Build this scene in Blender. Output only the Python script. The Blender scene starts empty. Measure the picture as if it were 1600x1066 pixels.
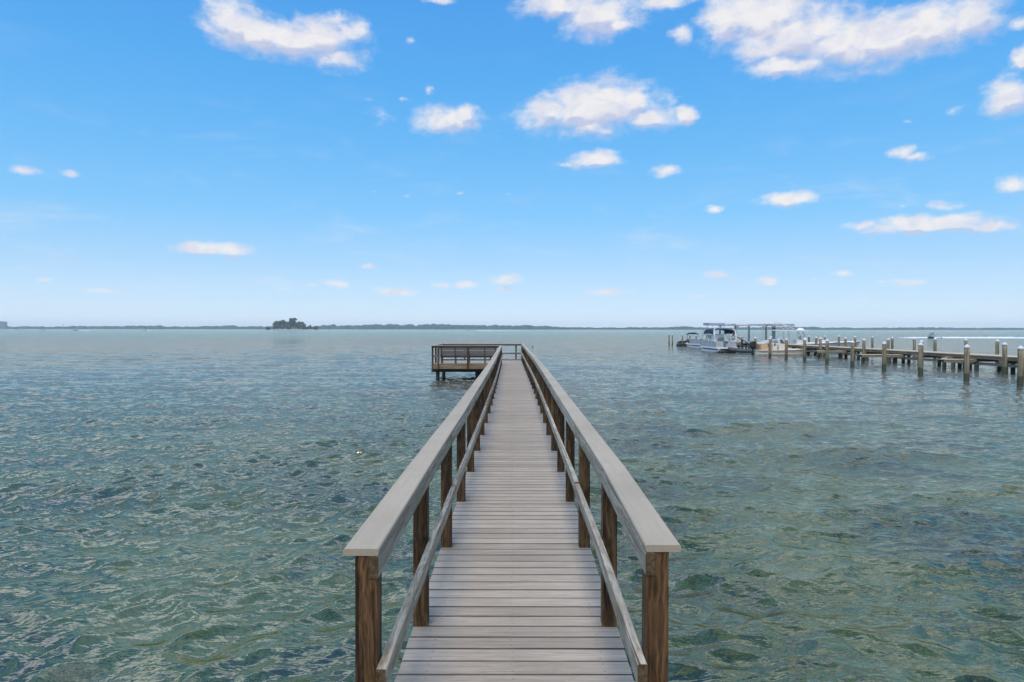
import bpy, math, random
import numpy as np
from math import radians as R, sin, cos, pi, sqrt, atan2, asin
random.seed(7)
rng = np.random.default_rng(11)
S = bpy.context.scene
COL = S.collection

# ------------------------------------------------------------------ camera
CAM_Z = 2.68
F = 1066.67                       # focal length in photograph pixels (24 mm on 36 mm)
PITCH = math.atan(18.6 / F)
cd = bpy.data.cameras.new("camera"); cam = bpy.data.objects.new("camera", cd); COL.objects.link(cam)
cd.lens = 24; cd.sensor_width = 36; cd.clip_start = 0.05; cd.clip_end = 20000
cam.location = (0, 0, CAM_Z)
from mathutils import Matrix, Vector
cam.rotation_euler = (Matrix.Rotation(pi/2 - PITCH, 3, 'X') @ Matrix.Rotation(R(0.06), 3, 'Z')).to_euler()
S.camera = cam
S.view_settings.view_transform = 'Standard'; S.view_settings.look = 'None'
S.view_settings.exposure = 0.0; S.view_settings.gamma = 1.0
S.view_settings.use_curve_mapping = False
try:
    S.cycles.use_denoising = True
    S.cycles.max_bounces = 6; S.cycles.transparent_max_bounces = 8
    S.cycles.caustics_reflective = False; S.cycles.sample_clamp_indirect = 4
    S.cycles.volume_bounces = 0
except Exception: pass

def aim(px, py):                  # direction (azimuth, elevation) of a point of the photograph
    d = Vector(((px - 800) / F, 1.0, (533 - py) / F))
    d = Matrix.Rotation(-PITCH, 3, 'X') @ d; d.normalize()
    return atan2(d.x, d.y), asin(d.z)

# ------------------------------------------------------------------ node helper
class NT:
    def __init__(s, tree): s.t = tree
    def n(s, typ, ins=None, **kw):
        nd = s.t.nodes.new(typ)
        for k, v in kw.items(): setattr(nd, k, v)
        for k, v in (ins or {}).items():
            sock = nd.inputs[k]
            if isinstance(v, bpy.types.NodeSocket): s.t.links.new(v, sock)
            elif isinstance(v, bpy.types.Node): s.t.links.new(v.outputs[0], sock)
            else: sock.default_value = v
        return nd
    def m(s, op, a, b=0.0, c=None, clamp=False):
        ins = {0: a, 1: b}
        if c is not None: ins[2] = c
        return s.n('ShaderNodeMath', ins, operation=op, use_clamp=clamp).outputs[0]
    def v(s, op, a, b=None, c=None):
        ins = {0: a}
        if b is not None: ins[1] = b
        if c is not None: ins[2] = c
        nd = s.n('ShaderNodeVectorMath', ins, operation=op)
        return nd.outputs['Value'] if op in ('LENGTH', 'DOT_PRODUCT') else nd.outputs[0]
    def scale(s, a, f):
        return s.n('ShaderNodeVectorMath', {0: a, 'Scale': f}, operation='SCALE').outputs[0]
    def mix(s, f, a, b, mode='MIX'):
        nd = s.n('ShaderNodeMix', data_type='RGBA', blend_type=mode)
        for idx, v in ((0, f), (6, a), (7, b)):
            if isinstance(v, bpy.types.NodeSocket): s.t.links.new(v, nd.inputs[idx])
            else: nd.inputs[idx].default_value = v if idx == 0 or len(v) == 4 else (*v, 1)
        return nd.outputs[2]
    def rng(s, v, a, b, c=0.0, d=1.0, smooth=True):
        return s.n('ShaderNodeMapRange', {0: v, 1: a, 2: b, 3: c, 4: d}, interpolation_type='SMOOTHSTEP' if smooth else 'LINEAR').outputs[0]
    def noise(s, vec, scale, detail=4, rough=.55, dist=0.0, out=0):
        return s.n('ShaderNodeTexNoise', {'Vector': vec, 'Scale': scale, 'Detail': detail, 'Roughness': rough, 'Distortion': dist}).outputs[out]
    def ramp(s, v, stops):
        nd = s.n('ShaderNodeValToRGB', {0: v}); e = nd.color_ramp.elements
        while len(e) < len(stops): e.new(.5)
        for el, (p, c) in zip(e, stops):
            el.position = p; el.color = (*c, 1) if len(c) == 3 else c
        return nd.outputs[0]

# ------------------------------------------------------------------ world
SUN_EL, SUN_AZ = R(60), R(-172)          # azimuth from +Y, clockwise; the sun stands behind, slightly left
W = bpy.data.worlds.new("World"); S.world = W; W.use_nodes = True
wt = W.node_tree; wt.nodes.clear(); w = NT(wt)

CL = [ # px, py, rx, ry, extra softness (0 solid .. 1 faint)
 (365,36,40,30,0),(402,52,50,25,0),(455,64,55,22,.0),(503,60,50,25,0),(548,50,34,16,.2),(525,88,45,18,.3),(525,30,18,9,.3),
 (697,188,42,18,0),(727,178,20,11,0),(594,178,26,22,.62),(575,156,16,6,.6),(630,154,12,5,.55),(670,140,8,7,.5),
 (870,8,52,15,0),(935,20,60,26,0),(965,38,45,12,.2),(1030,4,55,9,.2),(683,1,30,4,.2),
 (1135,34,40,34,0),(1195,30,80,42,0),(1250,55,90,34,0),(1216,101,36,14,0),(1310,68,90,36,0),(1385,58,90,36,0),(1455,45,80,36,0),
 (1515,30,48,30,0),(1066,52,18,15,.2),(1260,100,60,12,.2),
 (858,176,42,24,0),(902,172,50,32,0),(950,164,52,34,0),(992,158,42,26,.1),(1010,184,55,17,.2),(925,198,60,13,.3),(1073,178,17,11,0),(1045,158,22,12,.55),
 (932,250,36,11,0),(885,258,24,5,.5),(1041,266,22,8,.3),
 (1578,150,44,26,.1),(1597,90,14,12,0),(1592,36,20,8,.4),(1490,175,18,10,.6),(1420,190,18,5,.65),
 (1412,236,20,8,.1),(1436,243,18,7,.2),(1584,288,26,13,0),(1228,311,34,10,0),(1116,327,15,6,.1),
 (1440,354,95,11,0),(1420,346,50,10,0),(1475,346,50,9,0),(1545,354,40,7,.1),(1350,352,34,7,.2),(1472,322,24,7,.4),(1412,321,18,4,.6),
 (312,388,38,9,0),(360,392,32,9,0),(362,406,30,5,.5),(36,268,24,7,.4),(106,272,16,6,.5),(575,416,18,4,.2),
 (794,437,24,7,.1),(788,451,15,4,.4),(731,445,18,6,.2),(686,446,12,4,.4),(532,444,24,5,.3),(622,456,24,6,.3),(160,454,32,4,.4),(70,438,20,4,.5),
 (1122,430,24,6,.2),(1201,439,15,6,.2),(1318,427,18,5,.2),(1418,440,28,5,.3),(1378,438,12,3,.5),(950,456,28,5,.4),(1092,462,20,4,.5),(440,452,18,4,.5),
 (488,447,14,4,.5),(805,431,12,4,.4),(1270,436,10,4,.5),(795,303,14,4,.6),(715,303,14,4,.65),(638,306,12,6,.65),(585,300,14,5,.7),(1060,152,20,5,.6),(870,412,22,5,.7),(110,390,28,4,.7),(640,64,12,7,.6),(1350,468,40,4,.6),(900,470,40,4,.6),(1180,474,30,3,.6),(700,474,40,3,.6),(250,470,50,4,.65),
]
grp = bpy.data.node_groups.new("cloud_field", 'ShaderNodeTree')
grp.interface.new_socket(name="P", in_out='INPUT', socket_type='NodeSocketVector')
grp.interface.new_socket(name="D", in_out='OUTPUT', socket_type='NodeSocketFloat')
grp.interface.new_socket(name="S", in_out='OUTPUT', socket_type='NodeSocketFloat')
g = NT(grp); gi = g.n('NodeGroupInput'); go = g.n('NodeGroupOutput')
P = gi.outputs[0]
warp = g.noise(P, 55, 3, .6, out=1)
Pw = g.v('MULTIPLY_ADD', g.v('SUBTRACT', warp, (.5, .5, .5)), (.022, .009, 0), P)
cur = None
for (px, py, rx, ry, so) in CL:
    az, el = aim(px, py)
    c2 = cos(az) ** 2
    if so > .25: rx, ry = rx*1.35, ry*1.3
    rx_, ry_ = 1.12 * rx / F * max(c2, .5) + .001, 1.15 * ry / F * cos(az) + .0008
    q = g.v('MULTIPLY_ADD', Pw, (1/rx_, 1/ry_, 0), (-az/rx_, -el/ry_, 0))
    q = g.v('LENGTH', q)
    if so: q = g.m('ADD', q, so * (1.0 if so < .45 else 1.3))
    cur = q if cur is None else g.m('SMOOTH_MIN', cur, q, .12)
# cloud band added above the frame to brighten the water; broken cloud behind camera
sx = g.n('ShaderNodeSeparateXYZ', {0: P})
up = g.m('MULTIPLY', g.rng(sx.outputs[1], .48, .56, 0, 1), g.rng(sx.outputs[1], .92, .64, 0, 1))
hi = g.noise(P, 3.2, 4, .6)
far_side = g.rng(g.m('ABSOLUTE', sx.outputs[0]), .80, 1.1, 0, 1)
cover = g.m('MAXIMUM', up, g.m('MULTIPLY', far_side, g.rng(sx.outputs[1], .04, .2, 0, .75)))
broad = g.m('SUBTRACT', 2.6, g.m('MULTIPLY', cover, g.m('MULTIPLY_ADD', hi, 3.0, .75)))
cur = g.m('MINIMUM', cur, broad)
nz = g.noise(g.v('MULTIPLY', P, (1, 1.7, 1)), 38, 8, .58)
nz2 = g.noise(g.v('MULTIPLY', P, (1, 1.5, 1)), 13, 2, .5)
sm = g.m('ADD', cur, g.m('MULTIPLY', g.m('SUBTRACT', nz2, .5), 1.1)); grp.links.new(sm, go.inputs[1])
d = g.m('ADD', sm, g.m('MULTIPLY', g.m('SUBTRACT', nz, .5), 1.35))
grp.links.new(g.rng(d, 1.36, .10, 0, 1, smooth=False), go.inputs[0])

tc = w.n('ShaderNodeTexCoord').outputs['Generated']
dirn = w.v('NORMALIZE', tc)
sp = w.n('ShaderNodeSeparateXYZ', {0: dirn})
az_ = w.m('ARCTAN2', sp.outputs[0], sp.outputs[1]); el_ = w.m('ARCSINE', sp.outputs[2])
PP = w.n('ShaderNodeCombineXYZ', {0: az_, 1: el_, 2: 0.0}).outputs[0]
def field(vec):
    nd = wt.nodes.new('ShaderNodeGroup'); nd.node_tree = grp; wt.links.new(vec, nd.inputs[0]); return nd.outputs[0], nd.outputs[1]
d0, s0 = field(PP)
d1, s1 = field(w.v('ADD', PP, (-.003, .013, 0)))
sky = w.n('ShaderNodeTexSky', sky_type='NISHITA', sun_disc=False, sun_elevation=SUN_EL, sun_rotation=SUN_AZ,
          altitude=0, air_density=1.0, dust_density=0.4, ozone_density=1.5)
wt.links.new(dirn, sky.inputs[0])
skyc = w.mix(1.0, sky.outputs[0], (0.52, 1.20, 1.70), 'MULTIPLY')
# deep azure overhead paling through humid air to the water
def S10(r_, g_, b_): return (r_/16, g_/16, b_/16)
ramp = w.ramp(el_, [(0.0, S10(9.2, 9.5, 10.9)), (.04, S10(7.0, 8.2, 10.1)), (.09, S10(4.9, 7.1, 9.6)), (.16, S10(2.8, 6.2, 9.8)), (.25, S10(1.75, 5.35, 9.7)), (.35, S10(1.15, 4.55, 9.5)), (.47, S10(.85, 3.75, 9.0)), (.62, S10(.65, 2.3, 5.0)), (1.0, S10(.5, 1.5, 3.0))])
skyc = w.mix(.78, skyc, w.scale(ramp, 16.0))
alpha = w.rng(d0, .02, .86, 0, 1)
wisp = w.noise(w.v('MULTIPLY', PP, (1, 3.6, 1)), 7, 7, .62, .4)
wisp = w.m('MULTIPLY', w.rng(wisp, .50, .80, 0, .34), w.rng(el_, .38, .10, .10, 1))
alpha = w.m('MAXIMUM', alpha, wisp)
shade = w.m('MULTIPLY', w.m('ADD', w.rng(w.m('SUBTRACT', s0, s1), -.05, .50, 0, 1), w.rng(w.m('SUBTRACT', d1, d0), .02, .30, 0, .45)), w.rng(d0, .1, .6, .55, 1), clamp=True)
body = w.noise(w.v('MULTIPLY', PP, (1, 1.5, 1)), 24, 5, .55, .6)
lit = w.mix(w.rng(body, .38, .66, .0, .85), (9.0, 8.85, 8.9), (7.3, 7.4, 8.5))
cloudc = w.mix(shade, lit, (5.9, 6.2, 7.9))
lowc = w.rng(el_, .02, .16, .72, .97)
col = w.mix(w.m('MULTIPLY', alpha, lowc), skyc, cloudc)
# the added cloud is boosted, most on the left, to brighten water reflections
bright = w.m('MULTIPLY', w.rng(el_, .50, .62, 0, 1), w.rng(az_, .7, -.6, .7, 2.4))
col = w.scale(col, w.m('ADD', 1.0, bright))
col = w.mix(w.rng(el_, .48, .56, 0, 1), col, (.78, .95, 1.13), 'MULTIPLY')
bg = w.n('ShaderNodeBackground', {0: col, 1: 0.1})
wo = w.n('ShaderNodeOutputWorld'); wt.links.new(bg.outputs[0], wo.inputs[0])
try: W.cycles.sampling_method = 'MANUAL'; W.cycles.sample_map_resolution = 512
except Exception: pass

sd = bpy.data.lights.new("sun", 'SUN'); sun = bpy.data.objects.new("sun", sd); COL.objects.link(sun)
sd.energy = 2.9; sd.angle = R(20); sd.color = (1.0, .86, .68)
sdir = Vector((sin(SUN_AZ) * cos(SUN_EL), cos(SUN_AZ) * cos(SUN_EL), sin(SUN_EL)))
sun.rotation_euler = sdir.to_track_quat('Z', 'Y').to_euler()
sun.location = (0, 0, 60)

# ------------------------------------------------------------------ materials
def mat(name):
    m = bpy.data.materials.new(name); m.use_nodes = True
    t = m.node_tree; t.nodes.clear(); n = NT(t)
    o = n.n('ShaderNodeOutputMaterial'); b = n.n('ShaderNodeBsdfPrincipled')
    t.links.new(b.outputs[0], o.inputs[0])
    return m, n, b, o
def objvec(n, rnd=True):
    tcn = n.n('ShaderNodeTexCoord').outputs['Object']
    if rnd:
        oi = n.n('ShaderNodeObjectInfo').outputs['Random']
        tcn = n.v('ADD', tcn, n.scale((7.3, 3.1, 5.7), oi) if False else n.v('MULTIPLY', n.n('ShaderNodeCombineXYZ', {0: oi, 1: oi, 2: oi}).outputs[0], (37, 53, 71)))
    return tcn
def paint(name, c, rough=.5, var=.12, scale=4, metal=0.0, spec=.4, dirt=None):
    m, n, b, o = mat(name); v = objvec(n)
    nz = n.noise(v, scale, 5, .6)
    lo = tuple(x * (1 - var) for x in c); hi = tuple(min(1, x * (1 + var)) for x in c)
    colr = n.ramp(nz, [(.3, lo), (.7, hi)])
    if dirt:
        colr = n.mix(n.rng(n.noise(n.v('MULTIPLY', v, (1, 1, .2)), scale * 3, 4, .6), .55, .75, 0, .6), colr, dirt)
    n.t.links.new(colr, b.inputs['Base Color'])
    b.inputs['Roughness'].default_value = rough; b.inputs['Metallic'].default_value = metal
    b.inputs['Specular IOR Level'].default_value = spec
    bp = n.n('ShaderNodeBump', {'Strength': .15, 'Distance': .01, 'Height': nz}); n.t.links.new(bp.outputs[0], b.inputs['Normal'])
    return m
def wood(name, axis, dark, mid, light, rough=.8, grain=26, along=1.1, contrast=1.0, cracks=.5, bump=.35, island=.12, moss=None):
    """sawn timber: streaks run along `axis`"""
    m, n, b, o = mat(name); v = objvec(n)
    isl = n.n('ShaderNodeNewGeometry').outputs['Random Per Island']
    v = n.v('ADD', v, n.v('MULTIPLY', n.n('ShaderNodeCombineXYZ', {0: isl, 1: isl, 2: isl}).outputs[0], (13, 29, 17)))
    sc = [grain] * 3; sc[axis] = along
    sv = n.v('MULTIPLY', v, tuple(sc))
    wv = n.v('ADD', sv, n.v('MULTIPLY', n.noise(v, 3.0, 2, .5, out=1), (1.6, 1.6, 1.6)))
    g1 = n.noise(wv, 1.0, 6, .65, .6)
    g2 = n.noise(wv, 4.5, 3, .6)
    a = n.m('ADD', n.m('MULTIPLY', g1, .7), n.m('MULTIPLY', g2, .3))
    k = .13 / contrast
    c = n.ramp(a, [(.5 - k, dark), (.5, mid), (.5 + k, light)])
    big = n.noise(v, 1.7, 3, .5)
    c = n.mix(n.rng(big, .35, .7, 0, .45), c, tuple(x * .72 for x in mid))
    # fine splits
    sc2 = [grain * 2.1] * 3; sc2[axis] = along * .7
    cr = n.noise(n.v('MULTIPLY', v, tuple(sc2)), 1.0, 2, .4)
    crm = n.rng(cr, .30, .36, 1, 0)
    c = n.mix(n.m('MULTIPLY', crm, cracks), c, tuple(x * .25 for x in dark))
    if moss: c = n.mix(n.rng(n.noise(v, 1.3, 4, .6), .56, .72, 0, .5), c, moss)
    il = n.rng(isl, 0, 1, 1 - island, 1 + island, smooth=False)
    c = n.v('MULTIPLY', c, n.n('ShaderNodeCombineXYZ', {0: il, 1: il, 2: il}).outputs[0])
    n.t.links.new(c, b.inputs['Base Color'])
    b.inputs['Roughness'].default_value = rough; b.inputs['Specular IOR Level'].default_value = .25
    h = n.m('SUBTRACT', a, n.m('MULTIPLY', crm, .5))
    bp = n.n('ShaderNodeBump', {'Strength': bump, 'Distance': .006, 'Height': h}); n.t.links.new(bp.outputs[0], b.inputs['Normal'])
    return m
M = {}
M['deck'] = wood('deck_boards', 0, (.215, .178, .138), (.315, .264, .204), (.41, .346, .270), grain=46, along=2.2, contrast=.75, cracks=.28, bump=.3, island=.11)
M['cap'] = wood('rail_cap_boards', 1, (.285, .240, .178), (.330, .280, .210), (.365, .312, .238), grain=34, along=.8, contrast=.5, cracks=.06, bump=.12, island=.05)
M['capx'] = wood('rail_cap_boards_cross', 0, (.285, .240, .178), (.330, .280, .210), (.365, .312, .238), grain=34, along=.8, contrast=.5, cracks=.06, bump=.12, island=.05)
M['fascia'] = wood('weathered_rail', 1, (.12, .094, .062), (.30, .258, .195), (.46, .41, .325), grain=24, along=.9, contrast=1.1, cracks=.75, bump=.6, island=.14, moss=(.12, .14, .07))
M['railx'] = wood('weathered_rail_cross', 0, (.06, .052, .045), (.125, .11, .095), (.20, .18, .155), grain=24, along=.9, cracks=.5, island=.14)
M['post'] = wood('brown_posts', 2, (.013, .006, .003), (.072, .037, .015), (.17, .094, .040), grain=26, along=.6, contrast=1.35, cracks=.8, bump=.5, rough=.7)
M['bench'] = wood('grey_bench_boards', 0, (.20, .17, .155), (.31, .27, .25), (.42, .37, .345), grain=26, along=.9, cracks=.4, island=.2)
M['platform_fascia'] = wood('red_brown_fascia', 0, (.10, .07, .04), (.20, .15, .09), (.30, .24, .15), grain=22, along=.6, cracks=.4, island=.1, moss=(.16, .19, .10))
M['end'] = wood('board_end_grain', 2, (.03, .018, .008), (.085, .055, .028), (.15, .105, .06), grain=60, along=60, cracks=.4)
M['edge'] = wood('grimy_gap_shade_edges', 0, (.03, .026, .02), (.075, .063, .05), (.13, .11, .09), grain=40, along=2, cracks=.4)  # edge grime, coloured dark to stand in for shade between the boards
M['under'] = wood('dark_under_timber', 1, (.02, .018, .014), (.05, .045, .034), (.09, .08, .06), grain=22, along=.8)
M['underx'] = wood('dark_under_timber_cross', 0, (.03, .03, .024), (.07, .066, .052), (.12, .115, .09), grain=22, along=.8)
M['dock'] = wood('pale_dock_boards', 0, (.30, .235, .155), (.44, .355, .24), (.55, .45, .32), grain=22, along=1.0, cracks=.4, island=.16)
M['dock_beam'] = wood('dock_beams', 1, (.11, .085, .055), (.20, .155, .10), (.28, .22, .15), grain=18, along=.7, cracks=.4)
# piling timber: pale above, black with growth at the waterline
def pile_mat(name, dark, mid, light, wl):
    m, n, b, o = mat(name); v = objvec(n)
    pos = n.n('ShaderNodeNewGeometry').outputs['Position']
    z = n.n('ShaderNodeSeparateXYZ', {0: pos}).outputs[2]
    g1 = n.noise(n.v('MULTIPLY', v, (16, 16, .7)), 1, 5, .65, .5)
    c = n.ramp(g1, [(.36, dark), (.5, mid), (.64, light)])
    zz = n.m('ADD', z, n.m('MULTIPLY', n.m('SUBTRACT', n.noise(v, 5, 4, .6), .5), .35))
    c = n.mix(n.rng(zz, wl+.10, wl + .2, 1, 0), c, (.016, .020, .016))
    c = n.mix(n.rng(zz, wl + .2, wl + .9, .5, 0), c, (.11, .115, .075))
    n.t.links.new(c, b.inputs['Base Color']); b.inputs['Roughness'].default_value = .8; b.inputs['Specular IOR Level'].default_value = .12
    bp = n.n('ShaderNodeBump', {'Strength': .6, 'Distance': .012, 'Height': g1}); n.t.links.new(bp.outputs[0], b.inputs['Normal'])
    return m
M['pile'] = pile_mat('mooring_piling_timber', (.09, .07, .04), (.20, .165, .105), (.31, .26, .175), .30)
M['dpile'] = pile_mat('dock_piling_timber', (.045, .036, .025), (.12, .095, .065), (.20, .165, .115), .22)
M['tall'] = pile_mat('lift_piling_timber', (.035, .05, .055), (.07, .095, .105), (.12, .15, .16), .26)
M['white'] = paint('white_gelcoat', (.68, .68, .67), .3, .05)
M['capw'] = paint('white_plastic_cap', (.48, .51, .52), .45, .08, 9)
M['cream'] = paint('cream_gelcoat', (.66, .58, .47), .3, .06)
M['creamhull'] = paint('pale_hull', (.74, .68, .56), .3, .08, 2, dirt=(.40, .38, .33))
M['tan'] = paint('tan_vinyl', (.55, .36, .20), .5, .1)
M['silver'] = paint('brushed_aluminium', (.5, .5, .5), .35, .1, 6, metal=.55)
M['panel'] = paint('silver_fence_panel', (.36, .36, .37), .4, .25, 3)
M['mauve'] = paint('mauve_canvas', (.30, .29, .35), .8, .1)
M['bluegrey'] = paint('blue_grey_canvas', (.36, .41, .48), .7, .1)
M['navy'] = paint('navy_canvas', (.012, .03, .055), .8, .2)
M['black'] = paint('black_plastic', (.012, .016, .02), .35, .2)
M['grey'] = paint('grey_hull_paint', (.30, .31, .31), .4, .12)
M['dkgrey'] = paint('dark_grey_rubber', (.05, .055, .06), .6, .15)
M['glass'] = paint('smoked_glass', (.05, .09, .10), .08, .05, spec=.8)
M['cooler'] = paint('pale_green_vinyl', (.46, .52, .44), .5, .08)
M['skin'] = paint('skin', (.42, .24, .16), .6, .05)
M['cloth'] = paint('cloth', (.22, .25, .32), .9, .1)
M['foam'] = paint('white_foam', (.55, .60, .62), .9, .06, 1)
M['concrete'] = paint('pale_concrete', (.30, .32, .33), .8, .1, .1)
M['screw'] = paint('dark_screw', (.06, .05, .045), .5, .1)
def leaf(name, a, b_):
    m, n, b, o = mat(name); v = objvec(n)
    isl = n.n('ShaderNodeNewGeometry').outputs['Random Per Island']
    f = n.m('ADD', n.m('MULTIPLY', isl, .5), n.m('MULTIPLY', n.noise(v, .25, 3, .6), .5))
    n.t.links.new(n.ramp(f, [(.25, a), (.75, b_)]), b.inputs['Base Color'])
    b.inputs['Roughness'].default_value = .7; b.inputs['Specular IOR Level'].default_value = .2
    return m
M['leaf'] = leaf('mangrove_leaves', (.032, .062, .018), (.085, .14, .042))
M['leaf2'] = leaf('shore_leaves', (.018, .036, .024), (.034, .060, .040))
M['bark'] = paint('bark', (.10, .085, .065), .9, .3)
M['sand'] = paint('sand', (.38, .35, .27), .95, .15, .05)

# ------------------------------------------------------------------ mesh builder
class MB:
    def __init__(s): s.v = []; s.f = []; s.mi = []; s.cur = 0
    def add(s, vs, fs):
        o = len(s.v); s.v += [tuple(p) for p in vs]; s.f += [tuple(i + o for i in f) for f in fs]; s.mi += [s.cur] * len(fs); return s
    def box(s, x0, x1, y0, y1, z0, z1, ch=0.0, rz=0.0, c=None):
        if ch:
            prof = [(x0+ch, z0), (x1-ch, z0), (x1, z0+ch), (x1, z1-ch), (x1-ch, z1), (x0+ch, z1), (x0, z1-ch), (x0, z0+ch)]
            return s.loft([[(px, y0, pz) for px, pz in prof], [(px, y1, pz) for px, pz in prof]])
        vs = [(x, y, z) for z in (z0, z1) for y in (y0, y1) for x in (x0, x1)]
        if rz:
            cx, cy = c or ((x0+x1)/2, (y0+y1)/2)
            vs = [(cx+(x-cx)*cos(rz)-(y-cy)*sin(rz), cy+(x-cx)*sin(rz)+(y-cy)*cos(rz), z) for x, y, z in vs]
        return s.add(vs, [(0,2,3,1),(4,5,7,6),(0,1,5,4),(2,6,7,3),(0,4,6,2),(1,3,7,5)])
    def boxx(s, x0, x1, y0, y1, z0, z1, ch):     # chamfered bar along x
        prof = [(y0+ch, z0), (y1-ch, z0), (y1, z0+ch), (y1, z1-ch), (y1-ch, z1), (y0+ch, z1), (y0, z1-ch), (y0, z0+ch)]
        return s.loft([[(x0, py, pz) for py, pz in prof], [(x1, py, pz) for py, pz in prof]])
    def boxz(s, x0, x1, y0, y1, z0, z1, ch):     # chamfered bar along z
        prof = [(x0+ch, y0), (x1-ch, y0), (x1, y0+ch), (x1, y1-ch), (x1-ch, y1), (x0+ch, y1), (x0, y1-ch), (x0, y0+ch)]
        return s.loft([[(px, py, z0) for px, py in prof], [(px, py, z1) for px, py in prof]])
    def loft(s, rings, cap=True, closed=True):
        n = len(rings[0]); vs = [p for r in rings for p in r]; fs = []
        for i in range(len(rings)-1):
            for j in range(n if closed else n-1):
                k = (j+1) % n
                fs.append((i*n+j, i*n+k, (i+1)*n+k, (i+1)*n+j))
        if cap and closed:
            s.nside = len(fs)
            fs.append(tuple(range(n))[::-1]); fs.append(tuple((len(rings)-1)*n+j for j in range(n)))
        return s.add(vs, fs)
    def tube(s, pts, r, n=8, r1=None, cap=True):
        pts = [Vector(p) for p in pts]; rings = []
        for i, p in enumerate(pts):
            a = pts[max(i-1, 0)]; b = pts[min(i+1, len(pts)-1)]; d = (b-a).normalized()
            u = d.orthogonal().normalized() if abs(d.z) > .95 else d.cross(Vector((0,0,1))).normalized()
            if abs(d.z) > .95: u = Vector((1,0,0)) - d * d.x; u.normalize()
            v = d.cross(u); t = i/(len(pts)-1); rr = r + ((r1 if r1 is not None else r)-r)*t
            rings.append([tuple(p + u*(cos(2*pi*j/n)*rr) + v*(sin(2*pi*j/n)*rr)) for j in range(n)])
        return s.loft(rings, cap)
    def ball(s, c, rx, ry, rz, n=10, m=6, jit=0):
        rings = []
        for i in range(m+1):
            th = -pi/2 + pi*(i/m)*.9998 + .0001
            rings.append([(c[0]+rx*cos(th)*cos(2*pi*j/n)*(1+random.uniform(-jit,jit)), c[1]+ry*cos(th)*sin(2*pi*j/n)*(1+random.uniform(-jit,jit)), c[2]+rz*sin(th)) for j in range(n)])
        return s.loft(rings)
    def build(s, name, mats, parent=None, loc=None, smooth=False):
        me = bpy.data.meshes.new(name); me.from_pydata(s.v, [], s.f)
        for m_ in (mats if isinstance(mats, (list, tuple)) else [mats]): me.materials.append(m_)
        if any(s.mi): me.polygons.foreach_set('material_index', s.mi)
        if smooth: me.polygons.foreach_set('use_smooth', [True]*len(me.polygons))
        import bmesh
        bm = bmesh.new(); bm.from_mesh(me); bmesh.ops.recalc_face_normals(bm, faces=bm.faces); bm.to_mesh(me); bm.free()
        me.update()
        o = bpy.data.objects.new(name, me); COL.objects.link(o)
        if parent: o.parent = parent
        if loc: o.location = loc
        return o
def tag(o, label=None, cat=None, group=None, kind=None):
    if label: o['label'] = label
    if cat: o['category'] = cat
    if group: o['group'] = group
    if kind: o['kind'] = kind
    return o
def thing(name, label, cat, loc=(0,0,0), rz=0.0, group=None):
    o = bpy.data.objects.new(name, None); COL.objects.link(o); o.location = loc; o.rotation_euler = (0,0,rz); o.empty_display_size = .2
    return tag(o, label, cat, group)
def copy_thing(root, loc, rz, label, group=None):
    r = root.copy(); COL.objects.link(r); r.location = loc; r.rotation_euler = (0,0,rz); r['label'] = label
    if group: r['group'] = group
    for ch in list(root.children):
        c = ch.copy(); COL.objects.link(c); c.parent = r
        for gc in list(ch.children):
            d_ = gc.copy(); COL.objects.link(d_); d_.parent = c
    return r

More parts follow.
